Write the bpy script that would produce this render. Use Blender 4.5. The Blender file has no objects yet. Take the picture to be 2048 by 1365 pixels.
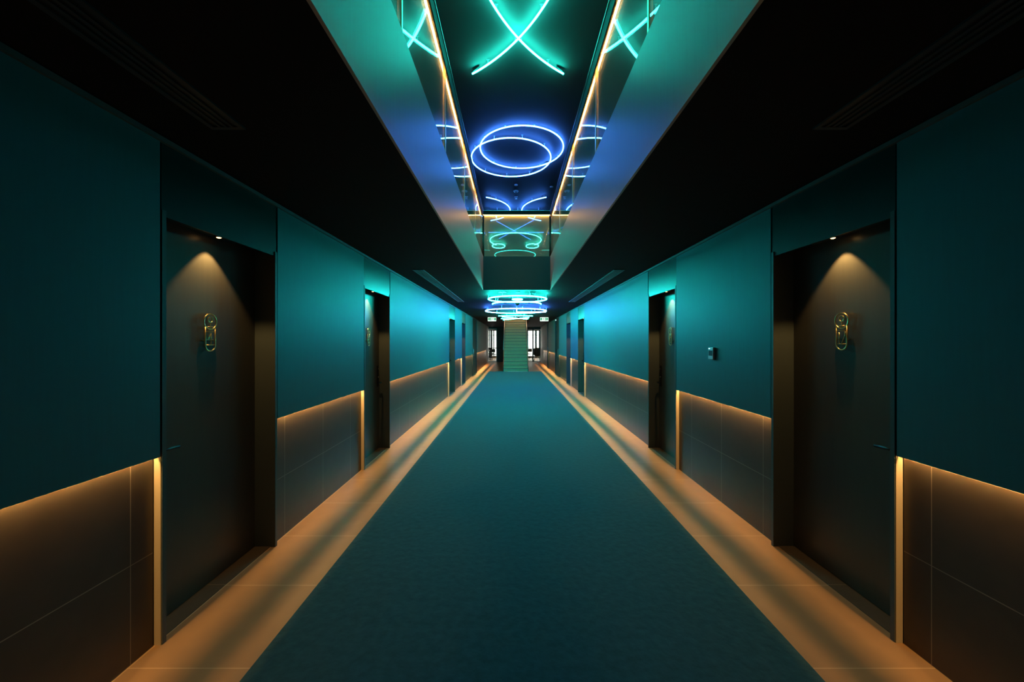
import bpy, bmesh, math, random
from math import pi, sin, cos, radians
from mathutils import Vector, Matrix

random.seed(7)
sc = bpy.context.scene
C = sc.collection

# ------------------------------------------------------------------ camera
cam_d = bpy.data.cameras.new('camera')
cam = bpy.data.objects.new('camera', cam_d)
C.objects.link(cam)
cam.location = (0, 0, 1.5)
cam.rotation_euler = (pi / 2, 0, 0)
cam_d.sensor_fit = 'HORIZONTAL'
cam_d.sensor_width = 36.0
cam_d.lens = 750.0 / 2048 * 36.0
cam_d.shift_x = -3.0 / 2048
cam_d.clip_start = 0.02
sc.camera = cam

# ------------------------------------------------------------------ world: bright overcast day outside the far windows
w = bpy.data.worlds.new('world')
sc.world = w
w.use_nodes = True
w.node_tree.nodes['Background'].inputs[0].default_value = (1.0, 0.97, 0.90, 1)
w.node_tree.nodes['Background'].inputs[1].default_value = 5.0

# ------------------------------------------------------------------ exposure and light levels
sc.view_settings.view_transform = 'Standard'
sc.view_settings.look = 'None'
sc.view_settings.exposure = 0.0
sc.view_settings.gamma = 1.0
sc.view_settings.use_curve_mapping = False
cy = sc.cycles
cy.max_bounces = 10
cy.diffuse_bounces = 4
cy.glossy_bounces = 5
cy.transparent_max_bounces = 24
cy.sample_clamp_indirect = 6.0

GREEN_L = 58.0       # upper green neon
BLUE_L = 45.0        # upper blue neon
LOW_GREEN_L = 155.0   # neon under the low ceiling
LOW_BLUE_L = 150.0
COVE_L = 860.0       # amber strip hidden behind the wall panels
RAIL_L = 60.0        # amber strip under the handrails
SPOT_W = 22.0         # door downlights
GREEN = (0.022, 1.0, 0.76)
BLUE = (0.045, 0.21, 1.0)
AMBER = (1.0, 0.50, 0.135)

# ------------------------------------------------------------------ measures (metres; camera at the origin, looking along +y)
XL, XR = -1.735, 1.897          # faces of the wall panels
ZC = 2.511                      # low ceiling
ZW = 0.93                       # lower edge of the wall panels
VL, VR, VY = -0.612, 0.74, 7.43  # the light well
ZS = 3.175                      # upper floor
ZH = 3.985                      # underside of the handrails
ZU = 5.515                       # upper ceiling
Y0 = -4.0
VY0 = 0.55                      # unseen near end of the light well, added to darken the near walls
TILE = 0.584
REC = 0.147


# ------------------------------------------------------------------ materials
def new_mat(name):
    m = bpy.data.materials.new(name)
    m.use_nodes = True
    nt = m.node_tree
    return m, nt, nt.nodes, nt.links, nt.nodes['Principled BSDF']


def mat(name, col, rough=0.5, metal=0.0, spec=0.5, noise=0.0, scale=20.0, bump=0.0, stretch=None):
    m, nt, N, L, p = new_mat(name)
    p.inputs['Base Color'].default_value = (*col, 1)
    p.inputs['Roughness'].default_value = rough
    p.inputs['Metallic'].default_value = metal
    p.inputs['Specular IOR Level'].default_value = spec
    if noise or bump:
        tc = N.new('ShaderNodeTexCoord')
        mp = N.new('ShaderNodeMapping')
        if stretch:
            mp.inputs['Scale'].default_value = stretch
        nz = N.new('ShaderNodeTexNoise')
        nz.inputs['Scale'].default_value = scale
        nz.inputs['Detail'].default_value = 4
        L.new(tc.outputs['Object'], mp.inputs['Vector'])
        L.new(mp.outputs['Vector'], nz.inputs['Vector'])
        if noise:
            mx = N.new('ShaderNodeMix')
            mx.data_type = 'RGBA'
            mx.inputs['A'].default_value = (*[c * (1 - noise) for c in col], 1)
            mx.inputs['B'].default_value = (*[min(1, c * (1 + noise)) for c in col], 1)
            L.new(nz.outputs['Fac'], mx.inputs['Factor'])
            L.new(mx.outputs['Result'], p.inputs['Base Color'])
        if bump:
            b = N.new('ShaderNodeBump')
            b.inputs['Strength'].default_value = bump
            b.inputs['Distance'].default_value = 0.004
            L.new(nz.outputs['Fac'], b.inputs['Height'])
            L.new(b.outputs['Normal'], p.inputs['Normal'])
    return m


def emit(name, col, strength):
    m = bpy.data.materials.new(name)
    m.use_nodes = True
    nt = m.node_tree
    nt.nodes.clear()
    e = nt.nodes.new('ShaderNodeEmission')
    e.inputs[0].default_value = (*col, 1)
    e.inputs[1].default_value = strength
    o = nt.nodes.new('ShaderNodeOutputMaterial')
    nt.links.new(e.outputs[0], o.inputs[0])
    return m


def tile_mat(name, col, grout, rough, axes, size, offs, width=0.0035, noise=0.25, spec=0.5):
    """large tiles: joints every size[i] metres along the two axes"""
    m, nt, N, L, p = new_mat(name)
    p.inputs['Roughness'].default_value = rough
    p.inputs['Specular IOR Level'].default_value = spec
    tc = N.new('ShaderNodeTexCoord')
    sp = N.new('ShaderNodeSeparateXYZ')
    L.new(tc.outputs['Object'], sp.inputs[0])
    res = None
    for ax, s, o in zip(axes, size, offs):
        a = N.new('ShaderNodeMath'); a.operation = 'ADD'; a.inputs[1].default_value = -o + 100 * s + width / 2
        L.new(sp.outputs[ax], a.inputs[0])
        md = N.new('ShaderNodeMath'); md.operation = 'MODULO'; md.inputs[1].default_value = s
        L.new(a.outputs[0], md.inputs[0])
        lt = N.new('ShaderNodeMath'); lt.operation = 'LESS_THAN'; lt.inputs[1].default_value = width
        L.new(md.outputs[0], lt.inputs[0])
        if res is None:
            res = lt
        else:
            mxx = N.new('ShaderNodeMath'); mxx.operation = 'MAXIMUM'
            L.new(res.outputs[0], mxx.inputs[0]); L.new(lt.outputs[0], mxx.inputs[1])
            res = mxx
    nz = N.new('ShaderNodeTexNoise'); nz.inputs['Scale'].default_value = 9; nz.inputs['Detail'].default_value = 6
    L.new(tc.outputs['Object'], nz.inputs['Vector'])
    c1 = N.new('ShaderNodeMix'); c1.data_type = 'RGBA'
    c1.inputs['A'].default_value = (*[c * (1 - noise) for c in col], 1)
    c1.inputs['B'].default_value = (*[c * (1 + noise) for c in col], 1)
    L.new(nz.outputs['Fac'], c1.inputs['Factor'])
    c2 = N.new('ShaderNodeMix'); c2.data_type = 'RGBA'
    c2.inputs['B'].default_value = (*grout, 1)
    L.new(c1.outputs['Result'], c2.inputs['A'])
    L.new(res.outputs[0], c2.inputs['Factor'])
    L.new(c2.outputs['Result'], p.inputs['Base Color'])
    return m


def glass_mat(name, tint, f0=0.07, film=0.05, film_col=(0.8, 0.85, 0.6)):
    """clear pane: see-through, mirror reflection that grows at grazing angles, a thin film of diffuse haze"""
    m = bpy.data.materials.new(name)
    m.use_nodes = True
    nt = m.node_tree
    N, L = nt.nodes, nt.links
    N.clear()
    out = N.new('ShaderNodeOutputMaterial')
    g = N.new('ShaderNodeNewGeometry')
    dt = N.new('ShaderNodeVectorMath'); dt.operation = 'DOT_PRODUCT'
    L.new(g.outputs['Normal'], dt.inputs[0]); L.new(g.outputs['Incoming'], dt.inputs[1])
    ab = N.new('ShaderNodeMath'); ab.operation = 'ABSOLUTE'; L.new(dt.outputs['Value'], ab.inputs[0])
    om = N.new('ShaderNodeMath'); om.operation = 'SUBTRACT'; om.inputs[0].default_value = 1; L.new(ab.outputs[0], om.inputs[1])
    pw = N.new('ShaderNodeMath'); pw.operation = 'POWER'; pw.inputs[1].default_value = 5; L.new(om.outputs[0], pw.inputs[0])
    ma = N.new('ShaderNodeMath'); ma.operation = 'MULTIPLY_ADD'; ma.inputs[1].default_value = 1 - f0; ma.inputs[2].default_value = f0
    L.new(pw.outputs[0], ma.inputs[0])
    tr = N.new('ShaderNodeBsdfTransparent'); tr.inputs[0].default_value = (*tint, 1)
    gl = N.new('ShaderNodeBsdfGlossy'); gl.inputs['Roughness'].default_value = 0.004
    gl.inputs[0].default_value = (1, 1, 1, 1)
    m1 = N.new('ShaderNodeMixShader'); L.new(ma.outputs[0], m1.inputs[0]); L.new(tr.outputs[0], m1.inputs[1]); L.new(gl.outputs[0], m1.inputs[2])
    df = N.new('ShaderNodeBsdfDiffuse'); df.inputs[0].default_value = (*film_col, 1)
    tl = N.new('ShaderNodeBsdfTranslucent'); tl.inputs[0].default_value = (*film_col, 1)
    m3 = N.new('ShaderNodeMixShader'); m3.inputs[0].default_value = 0.5
    L.new(df.outputs[0], m3.inputs[1]); L.new(tl.outputs[0], m3.inputs[2])
    m2 = N.new('ShaderNodeMixShader'); m2.inputs[0].default_value = film
    L.new(m1.outputs[0], m2.inputs[1]); L.new(m3.outputs[0], m2.inputs[2])
    L.new(m2.outputs[0], out.inputs[0])
    return m


M = {}
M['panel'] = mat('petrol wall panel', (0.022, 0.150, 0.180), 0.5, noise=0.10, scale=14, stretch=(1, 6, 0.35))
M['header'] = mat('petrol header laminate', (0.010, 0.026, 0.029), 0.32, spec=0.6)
M['frame'] = mat('grey door frame', (0.07, 0.085, 0.082), 0.5)
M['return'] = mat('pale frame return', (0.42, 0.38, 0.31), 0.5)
M['door'] = mat('dark brown door leaf', (0.065, 0.062, 0.052), 0.34, spec=0.45, noise=0.12, scale=8, stretch=(1, 5, 0.4))
M['wainscot'] = tile_mat('brown wall tile', (0.060, 0.045, 0.035), (0.26, 0.22, 0.18), 0.36, ('Y', 'Z'), (TILE, 0.46), (1.733, 0.0), 0.004)
M['floor'] = tile_mat('tan floor tile', (0.38, 0.230, 0.125), (0.62, 0.46, 0.30), 0.40, ('Y', 'X'), (TILE, 30.0), (1.7176, XL - 0.03), 0.004, 0.10)
M['threshold'] = tile_mat('dark threshold tile', (0.10, 0.075, 0.055), (0.3, 0.22, 0.15), 0.45, ('Y',), (TILE,), (1.7176,), 0.004)
M['carpet'] = mat('teal grey carpet', (0.032, 0.064, 0.072), 0.95, spec=0.1, noise=0.45, scale=22, bump=0.8)
M['lowceil'] = mat('black ceiling paint', (0.015, 0.0135, 0.0135), 0.7, spec=0.08)
M['upceil'] = mat('black upper ceiling paint', (0.085, 0.083, 0.085), 0.6, spec=0.25)
M['fascia'] = mat('brushed grey fascia', (0.42, 0.41, 0.40), 0.38, spec=0.5, noise=0.10, scale=7, stretch=(9, 9, 0.5))
M['upwall'] = mat('brown upper wall', (0.32, 0.25, 0.17), 0.6)
M['black'] = mat('black plastic', (0.012, 0.012, 0.012), 0.4)
M['blackmetal'] = mat('black metal', (0.02, 0.02, 0.022), 0.35, metal=0.6)
M['brass'] = mat('polished brass', (0.83, 0.60, 0.28), 0.28, metal=1.0)
M['railmetal'] = mat('dark bronze rail', (0.030, 0.026, 0.024), 0.6, spec=0.15)
M['white'] = mat('white plastic', (0.75, 0.75, 0.75), 0.4)
M['silver'] = mat('satin aluminium', (0.55, 0.57, 0.58), 0.35, metal=0.8)
M['clip'] = mat('clear acrylic clip', (0.75, 0.8, 0.8), 0.2)
M['stair'] = mat('beige stair tread', (0.52, 0.47, 0.28), 0.6, noise=0.06, scale=30)
M['nosing'] = mat('stair nosing', (0.20, 0.20, 0.15), 0.4)
M['woodfloor'] = mat('reddish wood floor', (0.42, 0.24, 0.14), 0.45, noise=0.2, scale=6, stretch=(6, 0.6, 1))
M['farwall'] = mat('taupe plaster', (0.33, 0.31, 0.27), 0.6, noise=0.1, scale=10)
M['darkwall'] = mat('dark green partition', (0.025, 0.045, 0.042), 0.5)
M['roomwall'] = mat('white room paint', (0.7, 0.7, 0.67), 0.7)
M['upholstery'] = mat('charcoal upholstery', (0.025, 0.027, 0.028), 0.8)
M['glass'] = glass_mat('balustrade glass', (0.93, 0.96, 0.93), 0.07, 0.13)
M['farglass'] = glass_mat('far balustrade glass', (0.93, 0.96, 0.90), 0.08, 0.30, (0.85, 0.85, 0.5))  # stronger olive haze put into the film colour of this pane
M['paneglass'] = glass_mat('clear door glass', (0.95, 0.97, 0.96), 0.05, 0.0)
M['neon_green'] = emit('green neon', GREEN, GREEN_L)
M['neon_blue'] = emit('blue neon', BLUE, BLUE_L)
M['neon_green_low'] = emit('green neon low', (0.012, 1.0, 0.82), LOW_GREEN_L)
M['neon_blue_low'] = emit('blue neon low', BLUE, LOW_BLUE_L)
M['neon_green_dim'] = emit('green neon dimmed', GREEN, 26.0)
M['neon_blue_dim'] = emit('blue neon dimmed', BLUE, 26.0)
COVE = [emit('amber cove strip', AMBER, COVE_L * f) for f in (0.55, 0.78, 1.1, 1.15, 1.2, 1.3, 1.3)]
M['raillight'] = emit('amber rail strip', (1.0, 0.47, 0.14), RAIL_L)
M['raillight_end'] = emit('amber end rail strip', (1.0, 0.47, 0.14), RAIL_L * 2.2)
M['lens'] = emit('downlight lens', (1.0, 0.55, 0.18), 9.0)
M['exitwhite'] = emit('exit sign white', (0.80, 1.0, 0.86), 1.3)
M['exitgreen'] = emit('exit sign green', (0.0, 0.42, 0.16), 0.9)
M['indicator'] = emit('indicator light', (0.7, 1.0, 0.95), 2.0)

_cp = M['carpet'].node_tree.nodes['Principled BSDF']
_cp.inputs['Sheen Weight'].default_value = 0.6
_cp.inputs['Sheen Roughness'].default_value = 0.45
_cp.inputs['Sheen Tint'].default_value = (0.30, 0.85, 0.9, 1)


# ------------------------------------------------------------------ mesh helpers
def bx(bm, x0, x1, y0, y1, z0, z1):
    x0, x1 = min(x0, x1), max(x0, x1)
    y0, y1 = min(y0, y1), max(y0, y1)
    z0, z1 = min(z0, z1), max(z0, z1)
    v = [bm.verts.new(p) for p in ((x0, y0, z0), (x1, y0, z0), (x1, y1, z0), (x0, y1, z0),
                                   (x0, y0, z1), (x1, y0, z1), (x1, y1, z1), (x0, y1, z1))]
    for f in ((0, 3, 2, 1), (4, 5, 6, 7), (0, 1, 5, 4), (1, 2, 6, 5), (2, 3, 7, 6), (3, 0, 4, 7)):
        bm.faces.new([v[i] for i in f])


def rbox(bm, x0, x1, y0, y1, z0, z1, r, seg=2):
    """box with rounded edges"""
    t = bmesh.new()
    bx(t, x0, x1, y0, y1, z0, z1)
    bmesh.ops.bevel(t, geom=list(t.edges) + list(t.verts), offset=r, segments=seg, profile=0.5, affect='EDGES')
    me = bpy.data.meshes.new('tmp')
    t.to_mesh(me); t.free()
    bm.from_mesh(me)
    bpy.data.meshes.remove(me)


def tube(bm, pts, r, closed=False, n=10):
    pts = [Vector(p) for p in pts]
    m = len(pts)
    rings = []
    prev = None
    for i, p in enumerate(pts):
        if closed:
            t = (pts[(i + 1) % m] - pts[i - 1]).normalized()
        else:
            t = (pts[min(i + 1, m - 1)] - pts[max(i - 1, 0)]).normalized()
        if prev is None:
            a = Vector((0, 0, 1)) if abs(t.z) < 0.9 else Vector((1, 0, 0))
            u = t.cross(a).normalized()
        else:
            u = (prev - t * prev.dot(t)).normalized()
        prev = u
        v = t.cross(u)
        rings.append([bm.verts.new(p + (u * cos(2 * pi * k / n) + v * sin(2 * pi * k / n)) * r) for k in range(n)])
    for i in range(m if closed else m - 1):
        a, b = rings[i], rings[(i + 1) % m]
        for k in range(n):
            f = bm.faces.new((a[k], a[(k + 1) % n], b[(k + 1) % n], b[k]))
            f.smooth = True
    if not closed:
        bm.faces.new(rings[0][::-1])
        bm.faces.new(rings[-1])


def lathe(bm, prof, cx, cy_, n=20, axis='z'):
    """profile of (radius, height) turned about a vertical axis at cx, cy"""
    rings = []
    for r, z in prof:
        if r < 1e-6:
            rings.append([bm.verts.new((cx, cy_, z))])
        else:
            rings.append([bm.verts.new((cx + r * cos(2 * pi * k / n), cy_ + r * sin(2 * pi * k / n), z)) for k in range(n)])
    for a, b in zip(rings[:-1], rings[1:]):
        for k in range(n):
            k2 = (k + 1) % n
            if len(a) == 1 and len(b) == 1:
                continue
            if len(a) == 1:
                f = bm.faces.new((a[0], b[k2], b[k]))
            elif len(b) == 1:
                f = bm.faces.new((a[k], a[k2], b[0]))
            else:
                f = bm.faces.new((a[k], a[k2], b[k2], b[k]))
            f.smooth = True


def poly(bm, pts):
    return bm.faces.new([bm.verts.new(p) for p in pts])


def BM():
    return bmesh.new()


def obj(name, bm, m, parent=None, loc=None):
    bmesh.ops.recalc_face_normals(bm, faces=bm.faces)
    me = bpy.data.meshes.new(name)
    bm.to_mesh(me)
    bm.free()
    if m is not None:
        me.materials.append(M[m] if isinstance(m, str) else m)
    o = bpy.data.objects.new(name, me)
    C.objects.link(o)
    if parent is not None:
        o.parent = parent
        o.location = -Vector(parent_world(parent))
    return o


def parent_world(o):
    v = Vector((0, 0, 0))
    while o is not None:
        v += o.location
        o = o.parent
    return v


def tag(o, label=None, cat=None, group=None, kind=None):
    if label: o['label'] = label
    if cat: o['category'] = cat
    if group: o['group'] = group
    if kind: o['kind'] = kind
    return o


def thing(name, label, cat, loc=(0, 0, 0), group=None):
    o = bpy.data.objects.new(name, None)
    o.empty_display_size = 0.1
    C.objects.link(o)
    o.location = loc
    return tag(o, label, cat, group)


def struct(name, bm, m, label, cat):
    return tag(obj(name, bm, m), label, cat, kind='structure')


def arc(cx, cy_, z, r, a0, a1, n=48, ry=None):
    ry = r if ry is None else ry
    return [(cx + r * cos(a0 + (a1 - a0) * i / n), cy_ + ry * sin(a0 + (a1 - a0) * i / n), z) for i in range(n + 1)]


def ring(cx, cy_, z, r, n=96, ry=None):
    return arc(cx, cy_, z, r, 0, 2 * pi, n, ry)[:-1]


def circle3(p, q, r):
    ax, ay = p; bx_, by = q; cx, cy_ = r
    d = 2 * (ax * (by - cy_) + bx_ * (cy_ - ay) + cx * (ay - by))
    ux = ((ax * ax + ay * ay) * (by - cy_) + (bx_ * bx_ + by * by) * (cy_ - ay) + (cx * cx + cy_ * cy_) * (ay - by)) / d
    uy = ((ax * ax + ay * ay) * (cx - bx_) + (bx_ * bx_ + by * by) * (ax - cx) + (cx * cx + cy_ * cy_) * (bx_ - ax)) / d
    return ux, uy, math.hypot(ax - ux, ay - uy)


# ================================================================== THE SETTING
# ---- floor
bm = BM()
bx(bm, XL - 0.6, XR + 0.6, Y0, 18.6, -0.1, 0.0)
floor = struct('floor', bm, 'floor', 'tan floor tiles either side of the carpet', 'floor')
bm = BM()
bx(bm, -6.0, 6.5, 18.6, 33.2, -0.1, 0.0)
struct('floor', bm, 'woodfloor', 'brown wood floor around and beyond the staircase', 'floor')

bm = BM()
rbox(bm, -1.203, 1.368, Y0 + 0.02, 18.38, 0.0005, 0.006, 0.002)
tag(obj('carpet', bm, 'carpet'), 'dark teal carpet running down the middle of the corridor', 'carpet')

# ---- low ceiling = slab of the upper floor, with the light well and the stair opening left free
bm = BM()
SX0, SX1, SY0, SY1 = -0.58, 0.80, 17.3, 23.3
bx(bm, XL - 0.6, XR + 0.6, Y0, VY0, ZC, ZS - 0.02)  # unseen slab over the viewer, closes the well to keep near walls dark
bx(bm, XL - 0.6, VL, VY0, VY, ZC, ZS - 0.02)
bx(bm, VR, XR + 0.6, VY0, VY, ZC, ZS - 0.02)
bx(bm, XL - 0.6, XR + 0.6, VY, SY0, ZC, ZS - 0.02)
bx(bm, XL - 0.6, SX0, SY0, SY1, ZC, ZS - 0.02)
bx(bm, SX1, XR + 0.6, SY0, SY1, ZC, ZS - 0.02)
bx(bm, -6.0, 6.5, SY1, 33.2, ZC, ZS - 0.02)
bx(bm, -6.0, XL - 0.6, 24.4, SY1 + 0.1, ZC, ZS - 0.02)
ceil = struct('ceiling', bm, 'lowceil', 'black low ceiling around the light well', 'ceiling')
bm = BM()
bx(bm, XL - 0.6, XR + 0.6, Y0, 28.0, ZU, ZU + 0.1)
struct('ceiling', bm, 'upceil', 'black ceiling of the upper storey carrying the neon', 'ceiling')

# ---- fascias of the light well
T = 0.012
bm = BM(); bx(bm, VL - 0.002, VL + T, VY0, VY, ZC - 0.0004, ZS)
struct('trim_1', bm, 'fascia', 'brushed fascia along the left edge of the light well', 'fascia')
bm = BM(); bx(bm, VR + 0.002, VR - T, VY0, VY, ZC - 0.0004, ZS)
struct('trim_2', bm, 'fascia', 'brushed fascia along the right edge of the light well', 'fascia')
bm = BM(); bx(bm, VL + T, VR - T, VY - T, VY + 0.002, ZC - 0.0004, ZS)
M['endfascia'] = mat('petrol end fascia', (0.028, 0.085, 0.09), 0.5)
struct('trim_3', bm, 'endfascia', 'dark teal fascia across the far end of the light well', 'fascia')

bm = BM(); bx(bm, VL + T, VR - T, VY0 - 0.002, VY0 + T, ZC - 0.0004, ZS)  # unseen, added where the well is closed off from the near walls
struct('trim_near_added', bm, 'endfascia', 'unseen dark teal fascia added to close the near end of the light well', 'fascia')

# ---- upper walls
bm = BM(); bx(bm, XL - 0.6, XL - 0.5, Y0, 28.0, ZS, ZU)
struct('wall_upper_left', bm, 'upwall', 'brown upper wall left of the light well', 'wall')
bm = BM(); bx(bm, XR + 0.5, XR + 0.6, Y0, 28.0, ZS, ZU)
struct('wall_upper_right', bm, 'upwall', 'brown upper wall right of the light well', 'wall')
bm = BM(); bx(bm, XL - 0.6, XR + 0.6, 28.0, 28.1, ZS - 0.02, ZU + 0.1)
struct('wall_upper_end', bm, 'upwall', 'brown wall closing the upper corridor', 'wall')
bm = BM(); bx(bm, XL - 0.6, XR + 0.6, Y0 - 0.1, Y0, -0.1, ZU + 0.1)  # unseen, added to keep daylight from leaking in behind
struct('wall_back_blocker', bm, 'darkwall', 'unseen dark wall added behind the viewer against stray daylight', 'wall')


# ---- corridor walls
DOORS_L = [(1.85, 2.75), (4.36, 5.27), (10.13, 11.12), (12.62, 13.52)]
DOORS_R = [(1.865, 2.757), (4.38, 5.28), (10.05, 11.03), (12.48, 13.42)]
HD = 2.12


def corridor_wall(side, s, X, doors, fire, end, n0, numbers):
    """s = direction into the wall"""
    W = X + s * 0.035            # face of the tile wainscot
    bm = BM()
    # solid wall behind, left open at the door recesses
    ys = [Y0] + [v for d in doors for v in d] + [v for d in fire for v in d] + [end]
    for a, b in zip(ys[0::2], ys[1::2]):
        bx(bm, W + s * 0.012, X + s * 0.5, a, b, 0, ZC)
    for a, b in list(doors) + list(fire):
        bx(bm, X + s * (REC + 0.045), X + s * 0.5, a, b, 0, ZC)
    wall = struct('wall_' + side, bm, 'darkwall', f'{side} corridor wall of petrol panels over brown tile', 'wall')
    for k, (a, b) in enumerate(zip(ys[0::2], ys[1::2])):
        last = k > len(doors)
        g = 0.009
        pa, pb = a + (0 if k == 0 else g), b - (0 if b == end else g)
        # upper panel: a skin standing proud, hollow along its lower edge where the light strip sits
        bm = BM()
        bx(bm, X, X + s * 0.005, pa, pb, ZW, ZC - 0.03)
        bx(bm, X + s * 0.005, W + s * 0.012, pa, pb, ZW + 0.032, ZC - 0.03)
        if k > 0:
            bx(bm, X + s * 0.005, W + s * 0.012, pa, pa + 0.003, ZW, ZW + 0.032)
        if b != end:
            bx(bm, X + s * 0.005, W + s * 0.012, pb - 0.003, pb, ZW, ZW + 0.032)
        obj('upper_panel', bm, 'farwall' if last else 'panel', wall)
        bm = BM(); bx(bm, W, W + s * 0.012, pa, pb, 0, ZW + 0.04)
        obj('wainscot', bm, 'wainscot', wall)
        # amber strip facing down, with a thin bar added below to shade the floor
        bm = BM()
        n = max(1, int((b - a) / 0.4))
        e0, e1 = W - s * 0.012, W - s * 0.016
        for i in range(n):
            y0, y1 = pa + (pb - pa) * i / n, pa + (pb - pa) * (i + 1) / n
            poly(bm, [(e0, y0, ZW + 0.028), (e1, y0, ZW + 0.028), (e1, y1, ZW + 0.028), (e0, y1, ZW + 0.028)])
        o = obj('cove_strip', bm, COVE[k], wall)
        for f in o.data.polygons:
            if f.normal.z > 0:
                f.flip()
        bm = BM(); bx(bm, W - s * 0.0186, W - s * 0.0234, pa, pb, ZW + 0.0078, ZW + 0.0088)
        obj('cove_shade_bar', bm, 'blackmetal', wall)
    # thin shadow trim under the ceiling
    bm = BM(); bx(bm, X - s * 0.014, X + s * 0.03, Y0, end, ZC - 0.03, ZC - 0.006)
    obj('top_trim', bm, 'frame', wall)

    # doors
    for k, (a, b) in enumerate(doors):
        P = X + s * REC                      # face of the door leaf
        bm = BM(); bx(bm, P, P + s * 0.044, a + 0.022, b - 0.022, 0.006, HD + 0.03)
        leaf = struct(f'door_{n0 + k}', bm, 'door', f'dark door with brass number, {("first", "second", "third", "fourth")[k]} along the {side} wall', 'door')
        bm = BM()
        for y0, y1 in ((a, a + 0.022), (b - 0.022, b)):
            bx(bm, X - s * 0.002, X + s * (REC + 0.045), y0, y1, 0, HD + 0.03)
        obj('frame', bm, 'frame', leaf)
        bm = BM(); bx(bm, X + s * 0.002, W, a - 0.004, a, 0, ZW)
        obj('lit_return', bm, 'return', leaf)
        bm = BM(); bx(bm, X + s * 0.002, W, b, b + 0.004, 0, ZW)
        obj('lit_return', bm, 'return', leaf)
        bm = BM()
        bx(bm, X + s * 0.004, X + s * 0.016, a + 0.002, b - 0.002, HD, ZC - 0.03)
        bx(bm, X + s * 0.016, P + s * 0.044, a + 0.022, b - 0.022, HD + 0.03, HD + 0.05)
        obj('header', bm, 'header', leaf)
        bm = BM(); bx(bm, W, P, a + 0.022, b - 0.022, 0.0, 0.004)
        obj('threshold', bm, 'threshold', leaf)
        # lever handle and lock plate; near edge on the first door, far edge on the others
        near = k == 0
        yh = a + 0.022 + 0.055 if near else b - 0.022 - 0.06
        dr = 1 if near else -1
        bm = BM(); rbox(bm, P - s * 0.011, P, yh - 0.022, yh + 0.022, 0.87, 1.16, 0.004)
        plate = obj('lock_plate', bm, 'blackmetal', leaf)
        bm = BM()
        tube(bm, [(P - s * 0.011, yh, 0.93), (P - s * 0.05, yh, 0.93), (P - s * 0.056, yh + dr * 0.012, 0.93),
                  (P - s * 0.056, yh + dr * 0.12, 0.926)], 0.0095)
        obj('lever', bm, 'blackmetal', plate)
        bm = BM(); tube(bm, [(P - s * 0.011, yh, 1.115), (P - s * 0.0135, yh, 1.115)], 0.006, n=12)
        obj('reader_light', bm, 'silver', plate)
        bm = BM(); tube(bm, [(P - s * 0.011, yh, 1.0), (P - s * 0.016, yh, 1.0)], 0.009, n=12)
        obj('key_cylinder', bm, 'silver', plate)

        # downlight in the soffit of the recess
        yc = (a + b) / 2
        xl = X + s * 0.072
        where = f'{("first", "second", "third", "fourth")[k]} door along the {side} wall'
        dl = thing('downlight', f'small amber downlight in the soffit over the {where}', 'downlight', (xl, yc, HD + 0.03), 'door downlights')
        bm = BM(); lathe(bm, [(0.020, HD + 0.0299), (0.026, HD + 0.0299), (0.026, HD + 0.0145), (0.0135, HD + 0.0142), (0.020, HD + 0.0299)], xl, yc, 24)
        obj('trim_ring', bm, 'blackmetal', dl)
        bm = BM(); lathe(bm, [(0.0, HD + 0.0100), (0.006, HD + 0.0106), (0.011, HD + 0.0128), (0.013, HD + 0.0155)], xl, yc, 24)
        obj('lens', bm, 'lens', dl)
        ld = bpy.data.lights.new('downlight_beam', 'SPOT')
        ld.energy = SPOT_W
        ld.color = (1.0, 0.58, 0.19)
        ld.spot_size = radians(85)
        ld.spot_blend = 0.35
        ld.shadow_soft_size = 0.008
        lo = bpy.data.objects.new('downlight_beam', ld)
        C.objects.link(lo); lo.parent = dl; lo.location = (0, 0, -0.0225)
        if k < 2:
            sign(s, P, yc, 1.553 if s < 0 else 1.56, numbers[k], f'brass room number sign on the {where}, {numbers[k]} in its frame')

    # tall dark service doors near the stairs
    for q, (a, b) in enumerate(fire):
        P = X + s * 0.03
        bm = BM(); bx(bm, P, P + s * 0.05, a + 0.03, b - 0.03, 0.006, ZC - 0.03)
        fd = struct(f'door_{n0 + 4 + 2 * q}', bm, 'darkwall', f'tall plain dark door in the {side} wall ' + ('just before', 'beside')[q] + ' the staircase', 'door')
        bm = BM()
        bx(bm, X - s * 0.004, P + s * 0.06, a, a + 0.03, 0, ZC - 0.03)
        bx(bm, X - s * 0.004, P + s * 0.06, b - 0.03, b, 0, ZC - 0.03)
        obj('frame', bm, 'header', fd)
        bm = BM(); tube(bm, [(P - s * 0.0, a + 0.15, 0.85), (P - s * 0.05, a + 0.15, 0.85), (P - s * 0.05, a + 0.15, 1.15), (P, a + 0.15, 1.15)], 0.01)
        obj('pull_handle', bm, 'silver', fd)
    return wall


GLYPHS = {'4': [[(0.006, 0.072), (-0.022, 0.03), (0.022, 0.03)], [(0.006, 0.072), (0.006, 0.0)]],
          '1': [[(-0.02, 0.072), (-0.02, 0.0)]],
          '7': [[(-0.002, 0.0), (0.026, 0.05)], [(-0.008, 0.072), (0.028, 0.072)]],
          '17': [[(-0.017, 0.068), (-0.017, 0.0)], [(0.0, 0.0), (0.024, 0.05), (0.026, 0.072)]],
          '5': [[(0.02, 0.07), (-0.016, 0.07), (-0.016, 0.042), (0.008, 0.044), (0.021, 0.034), (0.02, 0.014), (0.006, 0.004), (-0.016, 0.006)]],
          '12': [[(-0.022, 0.068), (-0.022, 0.0)], [(-0.006, 0.056), (0.002, 0.067), (0.016, 0.066), (0.022, 0.054), (0.016, 0.04), (-0.006, 0.004), (0.026, 0.004)]]}


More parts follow.
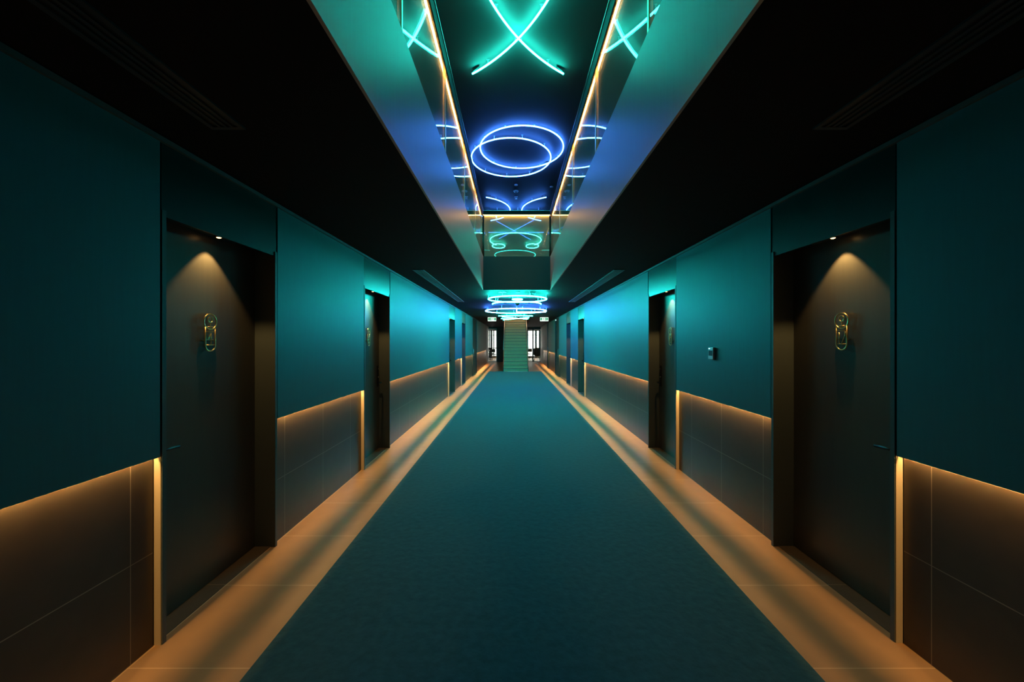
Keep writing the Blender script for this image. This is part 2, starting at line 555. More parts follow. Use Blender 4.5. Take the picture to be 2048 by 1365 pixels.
def sign(s, P, yc, zc, num, label):
    """wire room number sign: ring with a round-headed symbol, long pill frame, bars and numerals"""
    xf = P - s * 0.022
    root = thing('room_number_sign', label, 'sign', (P, yc, zc), 'brass room number signs')
    q = lambda u, v: (xf, yc - s * u, zc + v)     # u runs to the reader's right
    r = 0.0042
    bm = BM()
    tube(bm, [q(0.047 * cos(t), 0.065 + 0.047 * sin(t)) for t in [2 * pi * i / 40 for i in range(40)]], r, True)
    obj('ring', bm, 'brass', root)
    bm = BM()
    R = 0.037
    pts = [q(-R, 0.034), q(-R, -0.078)] + [q(R * cos(pi + pi * i / 16), -0.078 + R * sin(pi + pi * i / 16)) for i in range(1, 16)] + [q(R, -0.078), q(R, 0.034)]
    tube(bm, pts, r)
    obj('pill_frame', bm, 'brass', root)
    for v in (0.004, -0.078):
        bm = BM(); tube(bm, [q(-R, v), q(R, v)], 0.003)
        obj('cross_bar', bm, 'brass', root)
    bm = BM()
    tube(bm, [q(0.0175 * cos(t), 0.078 + 0.0175 * sin(t)) for t in [2 * pi * i / 28 for i in range(28)]], 0.0036, True)
    tube(bm, [q(0, 0.0605), q(0, 0.018)], 0.003)
    tube(bm, [q(-0.021, 0.034), q(0.021, 0.034)], 0.003)
    obj('key_symbol', bm, 'brass', root)
    bm = BM()
    for line in GLYPHS[num]:
        tube(bm, [q(u, v - 0.076) for u, v in line], 0.003)
    obj('numeral', bm, 'brass', root)
    for u, v in ((0.037, -0.05), (-0.037, -0.05), (0, 0.112)):
        y, z = yc - s * u, zc + v
        bm = BM(); tube(bm, [(xf, y, z), (P, y, z)], 0.003)
        obj('standoff_pin', bm, 'brass', root)


corridor_wall('left', -1, XL, DOORS_L, [(16.0, 17.7)], 24.2, 1, ('4', '5'))
corridor_wall('right', 1, XR, DOORS_R, [(15.65, 17.1), (20.35, 21.1)], 24.2, 6, ('17', '12'))

# ---- end partition with the two openings, and the bright room beyond
bm = BM()
YE = 27.0
for x0, x1 in ((-6.0, -1.86), (-1.20, 0.98), (2.02, 6.5)):
    bx(bm, x0, x1, YE, YE + 0.15, 0, ZC)
bx(bm, -1.86, -1.20, YE, YE + 0.15, 2.40, ZC)
bx(bm, 0.98, 2.02, YE, YE + 0.15, 2.40, ZC)
struct('wall_end', bm, 'darkwall', 'dark partition behind the staircase with two openings', 'wall')
for side, s, X in (('left', -1, XL), ('right', 1, XR)):
    bm = BM()
    bx(bm, X + s * 0.05, X + s * 0.5, 24.2, YE, 0, ZC)
    struct(f'wall_lobby_{side}', bm, 'farwall', f'taupe plaster on the {side} behind the staircase', 'wall')
bm = BM()
bx(bm, -6.1, -6.0, YE, 33.2, -0.1, ZC); bx(bm, 6.5, 6.6, YE, 33.2, -0.1, ZC)
bx(bm, -6.0, 6.5, 33.1, 33.2, -0.1, 0.12); bx(bm, -6.0, 6.5, 33.1, 33.2, 2.45, ZC)
struct('wall_room', bm, 'roomwall', 'pale side walls of the daylit room', 'wall')
# window wall of the room
xs = [-6.0, -4.9, -3.7, -3.0, -2.38, -1.75, -0.6, 0.6, 1.25, 1.95, 2.45, 3.6, 4.8, 6.5]
for i, (a, b) in enumerate(zip(xs[:-1], xs[1:])):
    bm = BM()
    bx(bm, a, a + 0.05, 33.08, 33.18, 0.12, 2.45); bx(bm, b - 0.05, b, 33.08, 33.18, 0.12, 2.45)
    bx(bm, a + 0.05, b - 0.05, 33.08, 33.18, 0.12, 0.17); bx(bm, a + 0.05, b - 0.05, 33.08, 33.18, 2.40, 2.45)
    wn = struct(f'window_{i + 1}', bm, 'blackmetal', 'dark framed window in the far wall of the daylit room', 'window')
    bm = BM(); bx(bm, a + 0.05, b - 0.05, 33.10, 33.16, 2.01, 2.05)
    obj('transom', bm, 'blackmetal', wn)
    bm = BM(); bx(bm, a + 0.05, b - 0.05, 33.125, 33.131, 0.17, 2.40)
    obj('pane', bm, 'paneglass', wn)

# glazed doors in the two openings
for n, (x0, x1, split, lab) in enumerate(((-1.86, -1.20, None, 'left'), (0.98, 2.02, 1.36, 'right'))):
    bm = BM()
    bx(bm, x0, x0 + 0.05, YE + 0.03, YE + 0.10, 0, 2.40); bx(bm, x1 - 0.05, x1, YE + 0.03, YE + 0.10, 0, 2.40)
    bx(bm, x0 + 0.05, x1 - 0.05, YE + 0.03, YE + 0.10, 2.34, 2.40); bx(bm, x0 + 0.05, x1 - 0.05, YE + 0.03, YE + 0.10, 0, 0.04)
    if split:
        bx(bm, split, split + 0.09, YE + 0.03, YE + 0.10, 0.04, 2.34)
    d = struct(f'door_{13 + n}', bm, 'blackmetal' if split else 'white', f'glazed door in the {lab} opening behind the staircase', 'door')
    bm = BM(); bx(bm, x0 + 0.05, x1 - 0.05, YE + 0.06, YE + 0.066, 0.04, 2.34)
    obj('glass_pane', bm, 'paneglass', d)
    if not split:
        bm = BM(); tube(bm, [(x0 + 0.02, YE - 0.03, 0.99), (x1 + 0.3, YE - 0.03, 0.99)], 0.025); tube(bm, [(x0 + 0.1, YE - 0.03, 0.99), (x0 + 0.1, YE + 0.06, 0.99)], 0.015)
        obj('push_bar', bm, 'blackmetal', d)

# ================================================================== NEON
LOWZ = 2.415
UPZ = 5.44


def neon(name, label, mat_name, curves, z, zc, group, clip_every=0.55, r=0.0115, connectors=True):
    """one neon sign: each curve a glass tube with acrylic clips up to the ceiling and black end connectors"""
    xs = [p[0] for c, cl in curves for p in c]
    ys = [p[1] for c, cl in curves for p in c]
    root = thing(name, label, 'neon light', (sum(xs) / len(xs), sum(ys) / len(ys), zc), group)
    for pts, closed in curves:
        bm = BM(); tube(bm, pts, r, closed, 10)
        obj('tube', bm, mat_name, root)
        acc = 0.25
        for a, b in zip(pts[:-1], pts[1:]):
            acc += (Vector(b) - Vector(a)).length
            if acc >= clip_every:
                acc = 0
                bm = BM()
                tube(bm, [(b[0], b[1], z + r * 0.8), (b[0], b[1], zc - 0.002)], 0.006, n=8)
                tube(bm, [(b[0] - 0.018, b[1], zc - 0.006), (b[0] + 0.018, b[1], zc - 0.006)], 0.004, n=6)
                obj('clip', bm, 'clip', root)
        if connectors:
            ends = (pts[0], pts[-1]) if not closed else (pts[len(pts) // 8],)
            for e in ends:
                i = pts.index(e)
                o2 = pts[(i + 3) % len(pts)] if i == 0 or closed else pts[i - 3]
                d = (Vector(o2) - Vector(e)).normalized()
                p0 = Vector(e) + Vector((0, 0, 0.03)); p1 = p0 + d * 0.13 + Vector((0, 0, 0.02))
                bm = BM(); tube(bm, [p0, p1], 0.012, n=8); tube(bm, [p1, (p1.x, p1.y, zc - 0.002)], 0.005, n=6)
                obj('connector', bm, 'black', root)
    return root


UG = 'neon lights on the upper ceiling'
LG = 'neon lights on the low ceiling'
# green crossed arcs over the front of the well
z = UPZ
K = 3.94 / 3.9   # measures were taken at 3.9 m above the lens
A1, A2, A3 = (-0.60 * K, 5.47 * K), (0.064 * K, 4.83 * K), (0.39 * K, 4.29 * K)
ux, uy, R = circle3(A1, A2, A3)
a0 = math.atan2(A1[1] - uy, A1[0] - ux); a1 = math.atan2(A3[1] - uy, A3[0] - ux)
a2 = a1 + (a1 - a0) * 0.95
c1 = arc(ux, uy, z, R, a0, a2, 60)
c2 = [(2 * 0.064 * K - p[0], p[1], p[2]) for p in c1]
neon('neon_light', 'green neon of two crossing arcs over the near end of the light well', 'neon_green', [(c1, False), (c2, False)], z, ZU, UG)
# two overlapping blue rings
neon('neon_light', 'lower left ring of the two overlapping blue neon rings', 'neon_blue', [(ring(-0.05, 8.12, z, 0.855), True)], z, ZU, UG)
neon('neon_light', 'upper right ring of the two overlapping blue neon rings', 'neon_blue', [(ring(0.17, 7.76, z + 0.032, 0.855), True)], z + 0.032, ZU, UG)
# blue back-to-back arcs with a bar
cl = arc(-0.10 - 1.09, 11.27, z, 1.09, radians(-66), radians(66), 48)
cr = arc(0.25 + 1.09, 11.27, z, 1.09, radians(180 - 66), radians(180 + 66), 48)
bar = [(-0.85 + 1.78 * i / 20, 11.27, z - 0.03) for i in range(21)]
neon('neon_light', 'blue neon of back-to-back arcs with a straight bar, above the far glass', 'neon_blue', [(cl, False), (cr, False), (bar, False)], z, ZU, UG)
# green omega seen through the far glass
om = []
cx, cyy = 0.07, 14.55
cx = 0.08
main = arc(cx, 14.7, z, 1.0, radians(218), radians(-38), 70, 1.05)
# the arch opens towards the stairs (far side) and ends in two small loops
main = [(p[0], 2 * 14.7 - p[1], p[2]) for p in main]
lo1 = ring(cx - 0.70, 15.55, z, 0.26, 40, 0.36)
lo2 = ring(cx + 0.70, 15.55, z, 0.26, 40, 0.36)
neon('neon_light', 'green horseshoe neon with two small loops, seen through the far glass', 'neon_green', [(main, False), (lo1, True), (lo2, True)], z, ZU, UG)
# blue cross with bar, right above the viewer, seen mirrored in the far glass
neon('neon_light', 'blue neon cross with a long bar, mirrored in the far glass', 'neon_blue_dim',
     [([(-0.55 + 1.2 * i / 20, 0.45 + 2.2 * i / 20, z) for i in range(21)], False),
      ([(0.65 - 1.2 * i / 20, 0.45 + 2.2 * i / 20, z - 0.032) for i in range(21)], False),
      ([(-1.0 + 2.1 * i / 20, 1.5, z - 0.064) for i in range(21)], False)], z, ZU, UG)
neon('neon_light', 'large green neon ring behind the viewer, mirrored low in the far glass', 'neon_green_dim', [(ring(0.07, -2.3, z, 0.93), True)], z, ZU, UG)

# low ceiling: green ring with small inner ring, green bow, blue dial, green hourglass
z = LOWZ
neon('neon_light', 'green neon ring with a small inner ring, nearest on the low ceiling', 'neon_green_low',
     [(ring(0.087, 8.21, z, 0.635), True), (ring(0.085, 8.15, z - 0.01, 0.105, 40), True), (ring(0.06, 8.66, z - 0.012, 0.05, 24), True)], z, ZC, LG, connectors=False, r=0.0115)
t = circle3((-0.50, 8.97), (0.078, 8.40), (0.656, 8.97))
b0 = math.atan2(8.97 - t[1], -0.50 - t[0]); b1 = math.atan2(8.97 - t[1], 0.656 - t[0])
if b0 > 0: b0 -= 2 * pi
if b1 > 0: b1 -= 2 * pi
neon('neon_light', 'green bow shaped neon arc just behind the green ring', 'neon_green_low', [(arc(t[0], t[1], z - 0.032, t[2], b0, b1, 40), False)], z - 0.032, ZC, LG, connectors=False, r=0.0115)
neon('neon_light', 'blue neon ring with two spokes on the low ceiling', 'neon_blue_low',
     [(ring(0.073, 11.45, z, 0.925), True), ([(0.09, 10.54 + 0.90 * i / 8, z - 0.028) for i in range(9)] + [(0.09 + 0.90 * i / 8, 11.45, z - 0.028) for i in range(1, 9)], False)], z, ZC, LG, connectors=False, r=0.0115)
neon('neon_light', 'green hourglass neon farthest on the low ceiling, in front of the stairs', 'neon_green_low',
     [([(-0.546 + 1.246 * i / 12, 13.64, z) for i in range(13)], False),
      ([(-0.505 + 1.11 * i / 12, 15.35, z) for i in range(13)], False),
      ([(-0.42 + 0.98 * i / 12, 13.7 + 1.6 * i / 12, z - 0.026) for i in range(13)], False),
      ([(0.57 - 0.98 * i / 12, 13.7 + 1.6 * i / 12, z - 0.052) for i in range(13)], False)], z, ZC, LG, connectors=False, r=0.0115)

# ================================================================== GLASS BALUSTRADES round the light well
def balustrade(label, p0, p1, inward, posts, loc, skirt=0.034, strip='raillight', so=(-0.032, -0.013), pane='glass'):
    """glass between slender brass posts under a handrail with an amber strip beneath it.
    p0,p1 = ends of the glass line in plan, inward = unit vector towards the well"""
    root = thing('glass_balustrade', label, 'balustrade', loc, 'glass balustrades round the light well')
    p0, p1, n = Vector(p0), Vector(p1), Vector(inward)
    d = (p1 - p0); Ln = d.length; d.normalize()

    def slab(bm, t0, t1, o0, o1, z0, z1):
        a = p0 + d * t0 + n * o0; b = p0 + d * t1 + n * o1
        bx(bm, a.x, b.x, a.y, b.y, z0, z1)
    ts = [0.0] + posts + [Ln]
    for a, b in zip(ts[:-1], ts[1:]):
        bm = BM(); slab(bm, a + 0.012, b - 0.012, -0.006, 0.006, ZS - 0.03, ZH + (0.0105 if posts else 0.0115))
        obj('glass_panel', bm, pane, root)
    for t_ in posts:
        bm = BM(); slab(bm, t_ - 0.0115, t_ + 0.0115, -0.014, 0.010, ZS - 0.03, ZH)
        obj('post', bm, 'brass', root)
    bm = BM()
    slab(bm, 0, Ln, -0.05, -0.038, ZH - 0.012, ZH + 0.10)
    slab(bm, 0, Ln, 0.012, 0.022, ZH - skirt, ZH + 0.10)  # inner skirt, added on the side rails to block strip light
    slab(bm, 0, Ln, -0.038, 0.012, ZH + 0.012, ZH + 0.10)
    rail = obj('handrail', bm, 'railmetal', root)
    bm = BM(); slab(bm, 0, Ln, 0.022, 0.030, ZH + 0.092, ZH + 0.10)
    obj('rail_edge', bm, 'silver', rail)
    bm = BM()
    k = max(1, int(Ln / 0.45))
    for i in range(k):
        a = p0 + d * (Ln * i / k) + n * so[0]; b = p0 + d * (Ln * (i + 1) / k) + n * so[1]
        x0, x1, y0, y1 = a.x, b.x, a.y, b.y
        poly(bm, [(x0, y0, ZH + 0.010), (x1, y0, ZH + 0.010), (x1, y1, ZH + 0.010), (x0, y1, ZH + 0.010)])
    o = obj('light_strip', bm, strip, rail)
    for f in o.data.polygons:
        if f.normal.z > 0:
            f.flip()
    return root


gl = VL - 0.012; gr = VR + 0.012
pl = [y - VY0 for y in (0.74, 2.07, 3.40, 4.74, 6.07)]
balustrade('glass balustrade with amber lit handrail along the left of the light well', (gl, VY0, 0), (gl, VY, 0), (1, 0, 0), pl, (gl, 3.0, ZS))
balustrade('glass balustrade with amber lit handrail along the right of the light well', (gr, VY0, 0), (gr, VY, 0), (-1, 0, 0), pl, (gr, 3.0, ZS))
balustrade('short glass balustrade across the far end of the light well', (gl + 0.032, VY + 0.012, 0), (gr - 0.032, VY + 0.012, 0), (0, -1, 0), [], (0.06, VY, ZS), -0.012, 'raillight_end', (0.0085, 0.0205), 'farglass')

# ================================================================== CEILING FITTINGS
def slot_diffuser(label, x0, x1, y0, y1):
    root = thing('slot_diffuser', label, 'air vent', ((x0 + x1) / 2, (y0 + y1) / 2, ZC), 'linear slot diffusers')
    z0 = ZC - 0.008
    bm = BM()
    bx(bm, x0, x0 + 0.022, y0, y1, z0, ZC); bx(bm, x1 - 0.022, x1, y0, y1, z0, ZC)
    bx(bm, x0 + 0.022, x1 - 0.022, y0, y0 + 0.022, z0, ZC); bx(bm, x0 + 0.022, x1 - 0.022, y1 - 0.022, y1, z0, ZC)
    obj('frame', bm, 'ventmetal', root)
    wv = (x1 - x0 - 0.044)
    for i in range(3):
        xc = x0 + 0.022 + wv * (i + 1) / 4
        bm = BM(); bx(bm, xc - 0.007, xc + 0.007, y0 + 0.022, y1 - 0.022, z0 + 0.001, ZC)
        obj('blade', bm, 'ventmetal', root)
    bm = BM(); bx(bm, x0 + 0.022, x1 - 0.022, y0 + 0.022, y1 - 0.022, ZC - 0.0015, ZC)
    obj('backing', bm, 'black', root)


M['ventmetal'] = mat('dark grey vent metal', (0.05, 0.055, 0.06), 0.4, metal=0.3)
slot_diffuser('long slot diffuser in the ceiling by the left wall, toward the green ring', -1.43, -1.27, 5.3, 9.66)
slot_diffuser('long slot diffuser in the ceiling by the right wall, toward the green ring', 1.42, 1.58, 5.3, 9.66)
slot_diffuser('unlit slot diffuser in the ceiling near the left front door', -1.43, -1.27, -2.4, 1.78)
slot_diffuser('unlit slot diffuser in the ceiling near the right front door', 1.42, 1.58, -2.4, 1.78)


def disc(name, label, x, y, zc, prof, m, group=None, extra=None):
    root = thing(name, label, 'ceiling fitting', (x, y, zc), group)
    bm = BM(); lathe(bm, [(r, zc - h) for r, h in prof], x, y, 24)
    obj('housing', bm, m, root)
    if extra:
        bm = BM(); lathe(bm, [(r, zc - h) for r, h in extra[1]], x, y, 20)
        obj(extra[0], bm, extra[2], root)
    return root


disc('smoke_detector', 'dark round detector hanging right of the green ring, on the low ceiling', 0.40, 7.78, ZC,
     [(0.0, 0.0), (0.055, 0.0), (0.055, 0.02), (0.045, 0.05), (0.02, 0.062), (0.0, 0.063)], 'black', None, ('base_ring', [(0.056, 0.0), (0.064, 0.0), (0.062, 0.012), (0.056, 0.012)], 'blackmetal'))
disc('access_plate', 'flat pale plate on the low ceiling, left in front of the green ring', -0.23, 7.75, ZC,
     [(0.0, 0.0), (0.08, 0.0), (0.08, 0.006), (0.07, 0.009), (0.0, 0.009)], 'silver')
disc('ceiling_speaker', 'small round speaker centred in front of the green ring', 0.09, 7.76, ZC,
     [(0.0, 0.0), (0.05, 0.0), (0.05, 0.006), (0.042, 0.012), (0.0, 0.012)], 'silver', None, ('grille', [(0.0, 0.0125), (0.036, 0.0125), (0.038, 0.012)], 'black'))
disc('dome_camera', 'small dark dome between the green bow and the blue ring', 0.10, 9.72, ZC,
     [(0.0, 0.0), (0.075, 0.0), (0.075, 0.03), (0.06, 0.035), (0.0, 0.035)], 'blackmetal', None, ('dome', [(0.055, 0.035), (0.05, 0.06), (0.03, 0.082), (0.0, 0.09)], 'black'))
disc('sprinkler', 'small dark sprinkler between the blue ring and the hourglass', 0.09, 12.95, ZC,
     [(0.0, 0.0), (0.035, 0.0), (0.035, 0.008), (0.012, 0.01), (0.012, 0.05), (0.0, 0.05)], 'blackmetal', None, ('deflector', [(0.0, 0.052), (0.03, 0.052), (0.03, 0.056), (0.0, 0.056)], 'silver'))
disc('ceiling_speaker', 'front small fitting in the row beyond the blue rings on the upper ceiling', 0.065, 9.63, ZU,
     [(0.0, 0.0), (0.045, 0.0), (0.045, 0.012), (0.03, 0.02), (0.0, 0.02)], 'white', 'fittings on the upper ceiling')
disc('smoke_detector', 'round detector in the middle of the row beyond the blue rings', 0.065, 10.02, ZU,
     [(0.0, 0.0), (0.07, 0.0), (0.07, 0.015), (0.05, 0.03), (0.0, 0.032)], 'white', 'fittings on the upper ceiling', ('sensor', [(0.0, 0.033), (0.025, 0.033), (0.02, 0.045), (0.0, 0.046)], 'black'))
disc('sprinkler', 'sprinkler last in the row before the blue arcs on the upper ceiling', 0.07, 10.42, ZU,
     [(0.0, 0.0), (0.045, 0.0), (0.045, 0.008), (0.02, 0.012), (0.02, 0.05), (0.0, 0.05)], 'white', 'fittings on the upper ceiling', ('deflector', [(0.0, 0.052), (0.035, 0.052), (0.035, 0.056), (0.0, 0.056)], 'silver'))
disc('ceiling_speaker', 'single small fitting on the upper ceiling beside the right handrail', 0.99, 9.75, ZU,
     [(0.0, 0.0), (0.045, 0.0), (0.045, 0.008), (0.03, 0.015), (0.0, 0.015)], 'white', 'fittings on the upper ceiling')


def exit_sign(label, x0, y, flip):
    """hanging running-man exit sign"""
    wd, h = 0.355, 0.165
    zt = ZC - 0.005
    root = thing('exit_sign', label, 'exit sign', (x0 + wd / 2, y, ZC), 'hanging exit signs')
    bm = BM(); rbox(bm, x0, x0 + wd, y, y + 0.03, zt - h, zt - 0.0, 0.004)
    obj('housing', bm, 'exitwhite', root)
    yf = y - 0.0015
    X = (lambda u: x0 + u * wd) if not flip else (lambda u: x0 + wd - u * wd)
    Z = lambda v: zt - h + v * h

    def shape(name, m, pts_list):
        bm = BM()
        for pts in pts_list:
            f = poly(bm, [(X(u), yf, Z(v)) for u, v in pts])
            r = bmesh.ops.extrude_face_region(bm, geom=[f])
            for g in r['geom']:
                if isinstance(g, bmesh.types.BMVert):
                    g.co.y += 0.001
        obj(name, bm, m, root)
    # green field with a white arrow cut as four pieces round it, door outline and running man
    shape('green_field', 'exitgreen', [[(0.05, 0.25), (0.17, 0.55), (0.05, 0.85)], [(0.05, 0.86), (0.18, 0.56), (0.26, 0.62), (0.26, 0.86)],
                                       [(0.26, 0.63), (0.44, 0.63), (0.44, 0.86), (0.26, 0.86)], [(0.05, 0.24), (0.26, 0.24), (0.26, 0.48), (0.18, 0.54)],
                                       [(0.26, 0.24), (0.44, 0.24), (0.44, 0.47), (0.26, 0.47)]])
    shape('door_symbol', 'exitgreen', [[(0.78, 0.24), (0.95, 0.24), (0.95, 0.86), (0.78, 0.86)]])
    shape('running_man', 'exitgreen', [[(0.60, 0.74), (0.65, 0.74), (0.66, 0.82), (0.61, 0.84)], [(0.58, 0.70), (0.66, 0.72), (0.65, 0.48), (0.59, 0.48)],
                                       [(0.50, 0.56), (0.58, 0.70), (0.59, 0.64), (0.53, 0.54)], [(0.66, 0.70), (0.72, 0.58), (0.70, 0.56), (0.65, 0.64)],
                                       [(0.59, 0.48), (0.62, 0.48), (0.56, 0.26), (0.52, 0.26)], [(0.62, 0.48), (0.66, 0.49), (0.71, 0.32), (0.68, 0.28)]])


exit_sign('hanging green exit sign with arrow, left of the staircase', -1.09, 15.9, False)
exit_sign('hanging green exit sign with arrow, right of the staircase', 1.125, 15.9, True)

# wall controller on the right wall
wc = thing('wall_controller', 'small metallic controller box on the right wall between the first two doors', 'controller', (XR, 3.57, 1.385))
bm = BM(); rbox(bm, XR - 0.022, XR, 3.525, 3.615, 1.325, 1.44, 0.004)
obj('housing', bm, 'silver', wc)
bm = BM(); bx(bm, XR - 0.0232, XR - 0.0222, 3.578, 3.605, 1.424, 1.430)
obj('indicator', bm, 'indicator', wc)
bm = BM(); bx(bm, XR - 0.0228, XR - 0.0222, 3.535, 3.605, 1.36, 1.41)
obj('display', bm, 'blackmetal', wc)

# small emergency fitting over the right fire door
el = thing('emergency_light', 'tiny white lit fitting over the tall dark door on the right', 'light', (XR - 0.02, 16.6, 2.44))
bm = BM(); rbox(bm, XR - 0.06, XR - 0.015, 16.5, 16.7, 2.39, 2.45, 0.01)
obj('housing', bm, 'white', el)
bm = BM(); bx(bm, XR - 0.05, XR - 0.02, 16.495, 16.499, 2.40, 2.44)
obj('lens', bm, 'indicator', el)

# ================================================================== STAIRCASE
st = thing('staircase', 'straight beige staircase with glass sides climbing at the end of the corridor', 'staircase', (0.11, 18.42, 0))
NR, RISE, GO = 19, ZS / 19, 0.268
S0, S1, SY = -0.515, 0.735, 18.42
for k in range(NR):
    y0 = SY + k * GO
    z1 = (k + 1) * RISE
    bm = BM()
    bx(bm, S0 + 0.03, S1 - 0.03, y0, y0 + 0.02, z1 - RISE + (0 if k == 0 else -0.02), z1 - 0.03)
    bx(bm, S0 + 0.03, S1 - 0.03, y0 - 0.02, y0 + GO + 0.02, z1 - 0.03, z1)
    stp = obj('step', bm, 'stair', st)
    bm = BM(); bx(bm, S0 + 0.03, S1 - 0.03, y0 - 0.024, y0 - 0.0205, z1 - 0.038, z1 - 0.006)
    obj('nosing', bm, 'nosing', stp)
ytop = SY + NR * GO
for x0, x1 in ((S0, S0 + 0.03), (S1 - 0.03, S1)):
    bm = BM()
    pts = [(SY - 0.03, 0), (SY - 0.03, RISE + 0.05), (ytop, ZS + 0.05), (ytop, ZS - 0.36), (SY + 0.55, 0)]
    v0 = [bm.verts.new((x0, y, z_)) for y, z_ in pts]; v1 = [bm.verts.new((x1, y, z_)) for y, z_ in pts]
    bm.faces.new(v0); bm.faces.new(v1[::-1])
    for i in range(len(pts)):
        j = (i + 1) % len(pts)
        bm.faces.new((v0[i], v0[j], v1[j], v1[i]))
    obj('stringer', bm, 'darkwall', st)
    xm = (x0 + x1) / 2
    bm = BM()
    h = 0.90
    pts = [(SY, RISE + 0.03), (SY, RISE + h), (ytop, ZS + h), (ytop, ZS + 0.03)]
    v0 = [bm.verts.new((xm - 0.006, y, z_)) for y, z_ in pts]; v1 = [bm.verts.new((xm + 0.006, y, z_)) for y, z_ in pts]
    bm.faces.new(v0); bm.faces.new(v1[::-1])
    for i in range(4):
        j = (i + 1) % 4
        bm.faces.new((v0[i], v0[j], v1[j], v1[i]))
    obj('glass_side', bm, 'paneglass', st)
    bm = BM(); tube(bm, [(xm, SY - 0.01, RISE + h), (xm, ytop, ZS + h)], 0.024)
    obj('handrail', bm, 'silver', st)
bm = BM(); rbox(bm, S0 + 0.05, S1 - 0.05, SY - 0.12, SY - 0.03, 0.0, 0.012, 0.003)
tag(obj('floor_strip', bm, 'silver'), 'pale metal strip on the floor at the foot of the staircase', 'floor strip')

# ================================================================== FURNITURE in the daylit room
def chair(label, x, y, rz):
    root = thing('chair', label, 'chair', (0, 0, 0), 'dark chairs in the daylit room')
    bm = BM(); rbox(bm, -0.22, 0.22, -0.22, 0.22, 0.43, 0.48, 0.02); obj('seat', bm, 'upholstery', root)
    bm = BM()
    rbox(bm, -0.21, 0.21, 0.20, 0.235, 0.62, 0.88, 0.015); obj('backrest', bm, 'upholstery', root)
    for sx, sy in ((-1, -1), (1, -1)):
        bm = BM(); tube(bm, [(sx * 0.19, sy * 0.19, 0.44), (sx * 0.21, sy * 0.22, 0.0)], 0.014, n=8); obj('leg', bm, 'blackmetal', root)
    for sx in (-1, 1):
        bm = BM(); tube(bm, [(sx * 0.2, 0.217, 0.86), (sx * 0.19, 0.2, 0.44), (sx * 0.21, 0.25, 0.0)], 0.014, n=8); obj('leg', bm, 'blackmetal', root)
    root.location = (x, y, 0); root.rotation_euler = (0, 0, rz)


chair('black cafe chair seen through the left glazed door, nearer the partition', -1.55, 29.4, radians(160))
chair('black cafe chair farther back behind the left glazed door', -1.92, 31.3, radians(20))
chair('black cafe chair beside the stairs, seen through the right opening', 1.22, 30.6, radians(-150))

tb = thing('cafe_table', 'small dark cafe table behind the left glazed door', 'table', (-1.9, 30.3, 0))
bm = BM(); lathe(bm, [(0, 0.76), (0.33, 0.76), (0.34, 0.745), (0.33, 0.73), (0, 0.73)], -1.9, 30.3, 28); obj('tabletop', bm, 'white', tb)
bm = BM(); tube(bm, [(-1.9, 30.3, 0.73), (-1.9, 30.3, 0.02)], 0.03); obj('pedestal', bm, 'blackmetal', tb)
bm = BM(); lathe(bm, [(0, 0.0), (0.24, 0.0), (0.24, 0.012), (0.03, 0.03), (0, 0.03)], -1.9, 30.3, 28); obj('foot', bm, 'blackmetal', tb)

# tub chair: curved shell on thin pale legs
tc_ = thing('tub_chair', 'big dark tub chair on thin pale legs in the right opening', 'chair', (1.78, 28.2, 0))
cx, cyy = 1.78, 28.2
bm = BM()
n = 24
rings_ = []
for i in range(n + 1):
    a = radians(-205 + 230 * i / n)
    top = 0.98 - 0.10 * abs(math.sin((i / n - 0.5) * pi)) ** 2
    c_, s_ = cos(a), sin(a)
    prof = [(0.20, 0.38), (0.31, 0.52), (0.36, top), (0.31, top + 0.02), (0.26, 0.56), (0.17, 0.45)]
    rings_.append([bm.verts.new((cx + r * c_, cyy + r * s_, z_)) for r, z_ in prof])
for a, b in zip(rings_[:-1], rings_[1:]):
    for k in range(6):
        f = bm.faces.new((a[k], a[(k + 1) % 6], b[(k + 1) % 6], b[k])); f.smooth = True
bm.faces.new(rings_[0]); bm.faces.new(rings_[-1][::-1])
obj('shell', bm, 'upholstery', tc_)
bm = BM(); lathe(bm, [(0, 0.36), (0.20, 0.38), (0.26, 0.44), (0.25, 0.50), (0, 0.52)], cx, cyy, 24); obj('seat', bm, 'upholstery', tc_)
for sx, sy in ((-1, -1), (1, -1), (-1, 1), (1, 1)):
    bm = BM(); tube(bm, [(cx + sx * 0.13, cyy + sy * 0.13, 0.38), (cx + sx * 0.24, cyy + sy * 0.24, 0.0)], 0.014, n=8); obj('leg', bm, 'white', tc_)


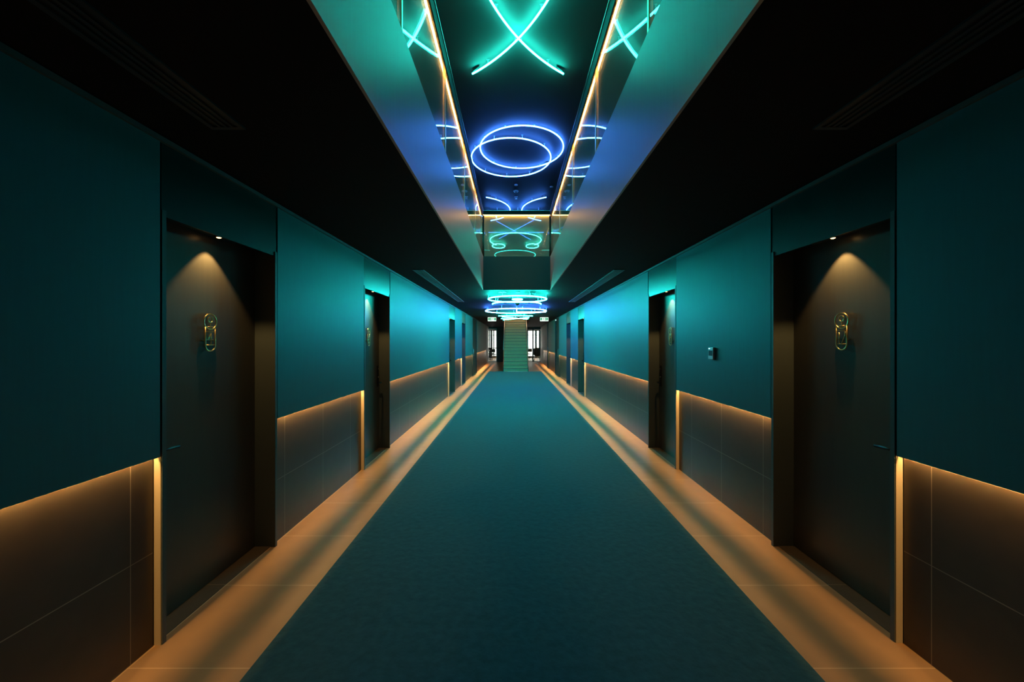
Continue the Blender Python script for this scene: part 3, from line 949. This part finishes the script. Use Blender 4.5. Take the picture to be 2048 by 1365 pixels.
def curtain(label, x0, x1, m):
    bm = BM()
    n = int((x1 - x0) / 0.012)
    prev = None
    for i in range(n + 1):
        x = x0 + (x1 - x0) * i / n
        y = 32.86 + 0.045 * sin(i * 0.55) + 0.01 * sin(i * 0.21)
        cur = [bm.verts.new((x, y + d, z_)) for d in (0, 0.004) for z_ in (0.03, 2.44)]
        if prev:
            for a, b in ((0, 1), (1, 3), (3, 2), (2, 0)):
                bm.faces.new((prev[a], prev[b], cur[b], cur[a]))
        else:
            bm.faces.new((cur[0], cur[1], cur[3], cur[2]))
        prev = cur
    bm.faces.new((prev[0], prev[2], prev[3], prev[1]))
    tag(obj('curtain', bm, m), label, 'curtain')


M['drape'] = mat('grey drape', (0.34, 0.38, 0.37), 0.9)
M['darkdrape'] = mat('dark green drape', (0.04, 0.09, 0.08), 0.9)
curtain('grey curtain gathered in the window behind the left glazed door', -2.03, -1.84, 'drape')
curtain('dark green curtain at the edge of the left glazed door view', -2.16, -2.05, 'darkdrape')
curtain('dark green curtain at the right edge of the right opening', 2.22, 2.40, 'darkdrape')
curtain('pale grey curtain narrow in the right opening, above the tub chair', 1.93, 2.05, 'drape')

# window guard of upright bars outside the left window
rl = thing('window_guard', 'dark upright bar guard in front of the window behind the left glazed door', 'railing', (-1.5, 33.02, 0))
for i in range(12):
    x = -1.78 + 0.066 * i
    bm = BM(); tube(bm, [(x, 33.02, 0.0), (x, 33.02, 1.98)], 0.012, n=6)
    obj('bar', bm, 'blackmetal', rl)
for z_ in (0.2, 1.95):
    bm = BM(); tube(bm, [(-1.80, 33.02, z_), (-1.03, 33.02, z_)], 0.015, n=6)
    obj('rail', bm, 'blackmetal', rl)

# unseen fill lamp, added over the stairs to warm the steps
cl_ = thing('stair_fill_light', 'unseen round fill lamp added above the staircase to warm its steps', 'fill light', (0.11, 21.6, ZU))
bm = BM(); lathe(bm, [(0, ZU - 0.002), (0.17, ZU - 0.002), (0.17, ZU - 0.03), (0, ZU - 0.03)], 0.11, 21.6, 28)
obj('housing', bm, 'white', cl_)
bm = BM(); lathe(bm, [(0, ZU - 0.036), (0.15, ZU - 0.034), (0.155, ZU - 0.031)], 0.11, 21.6, 28)
obj('diffuser', bm, emit('warm stair fill', (1.0, 0.58, 0.30), 420.0), cl_)
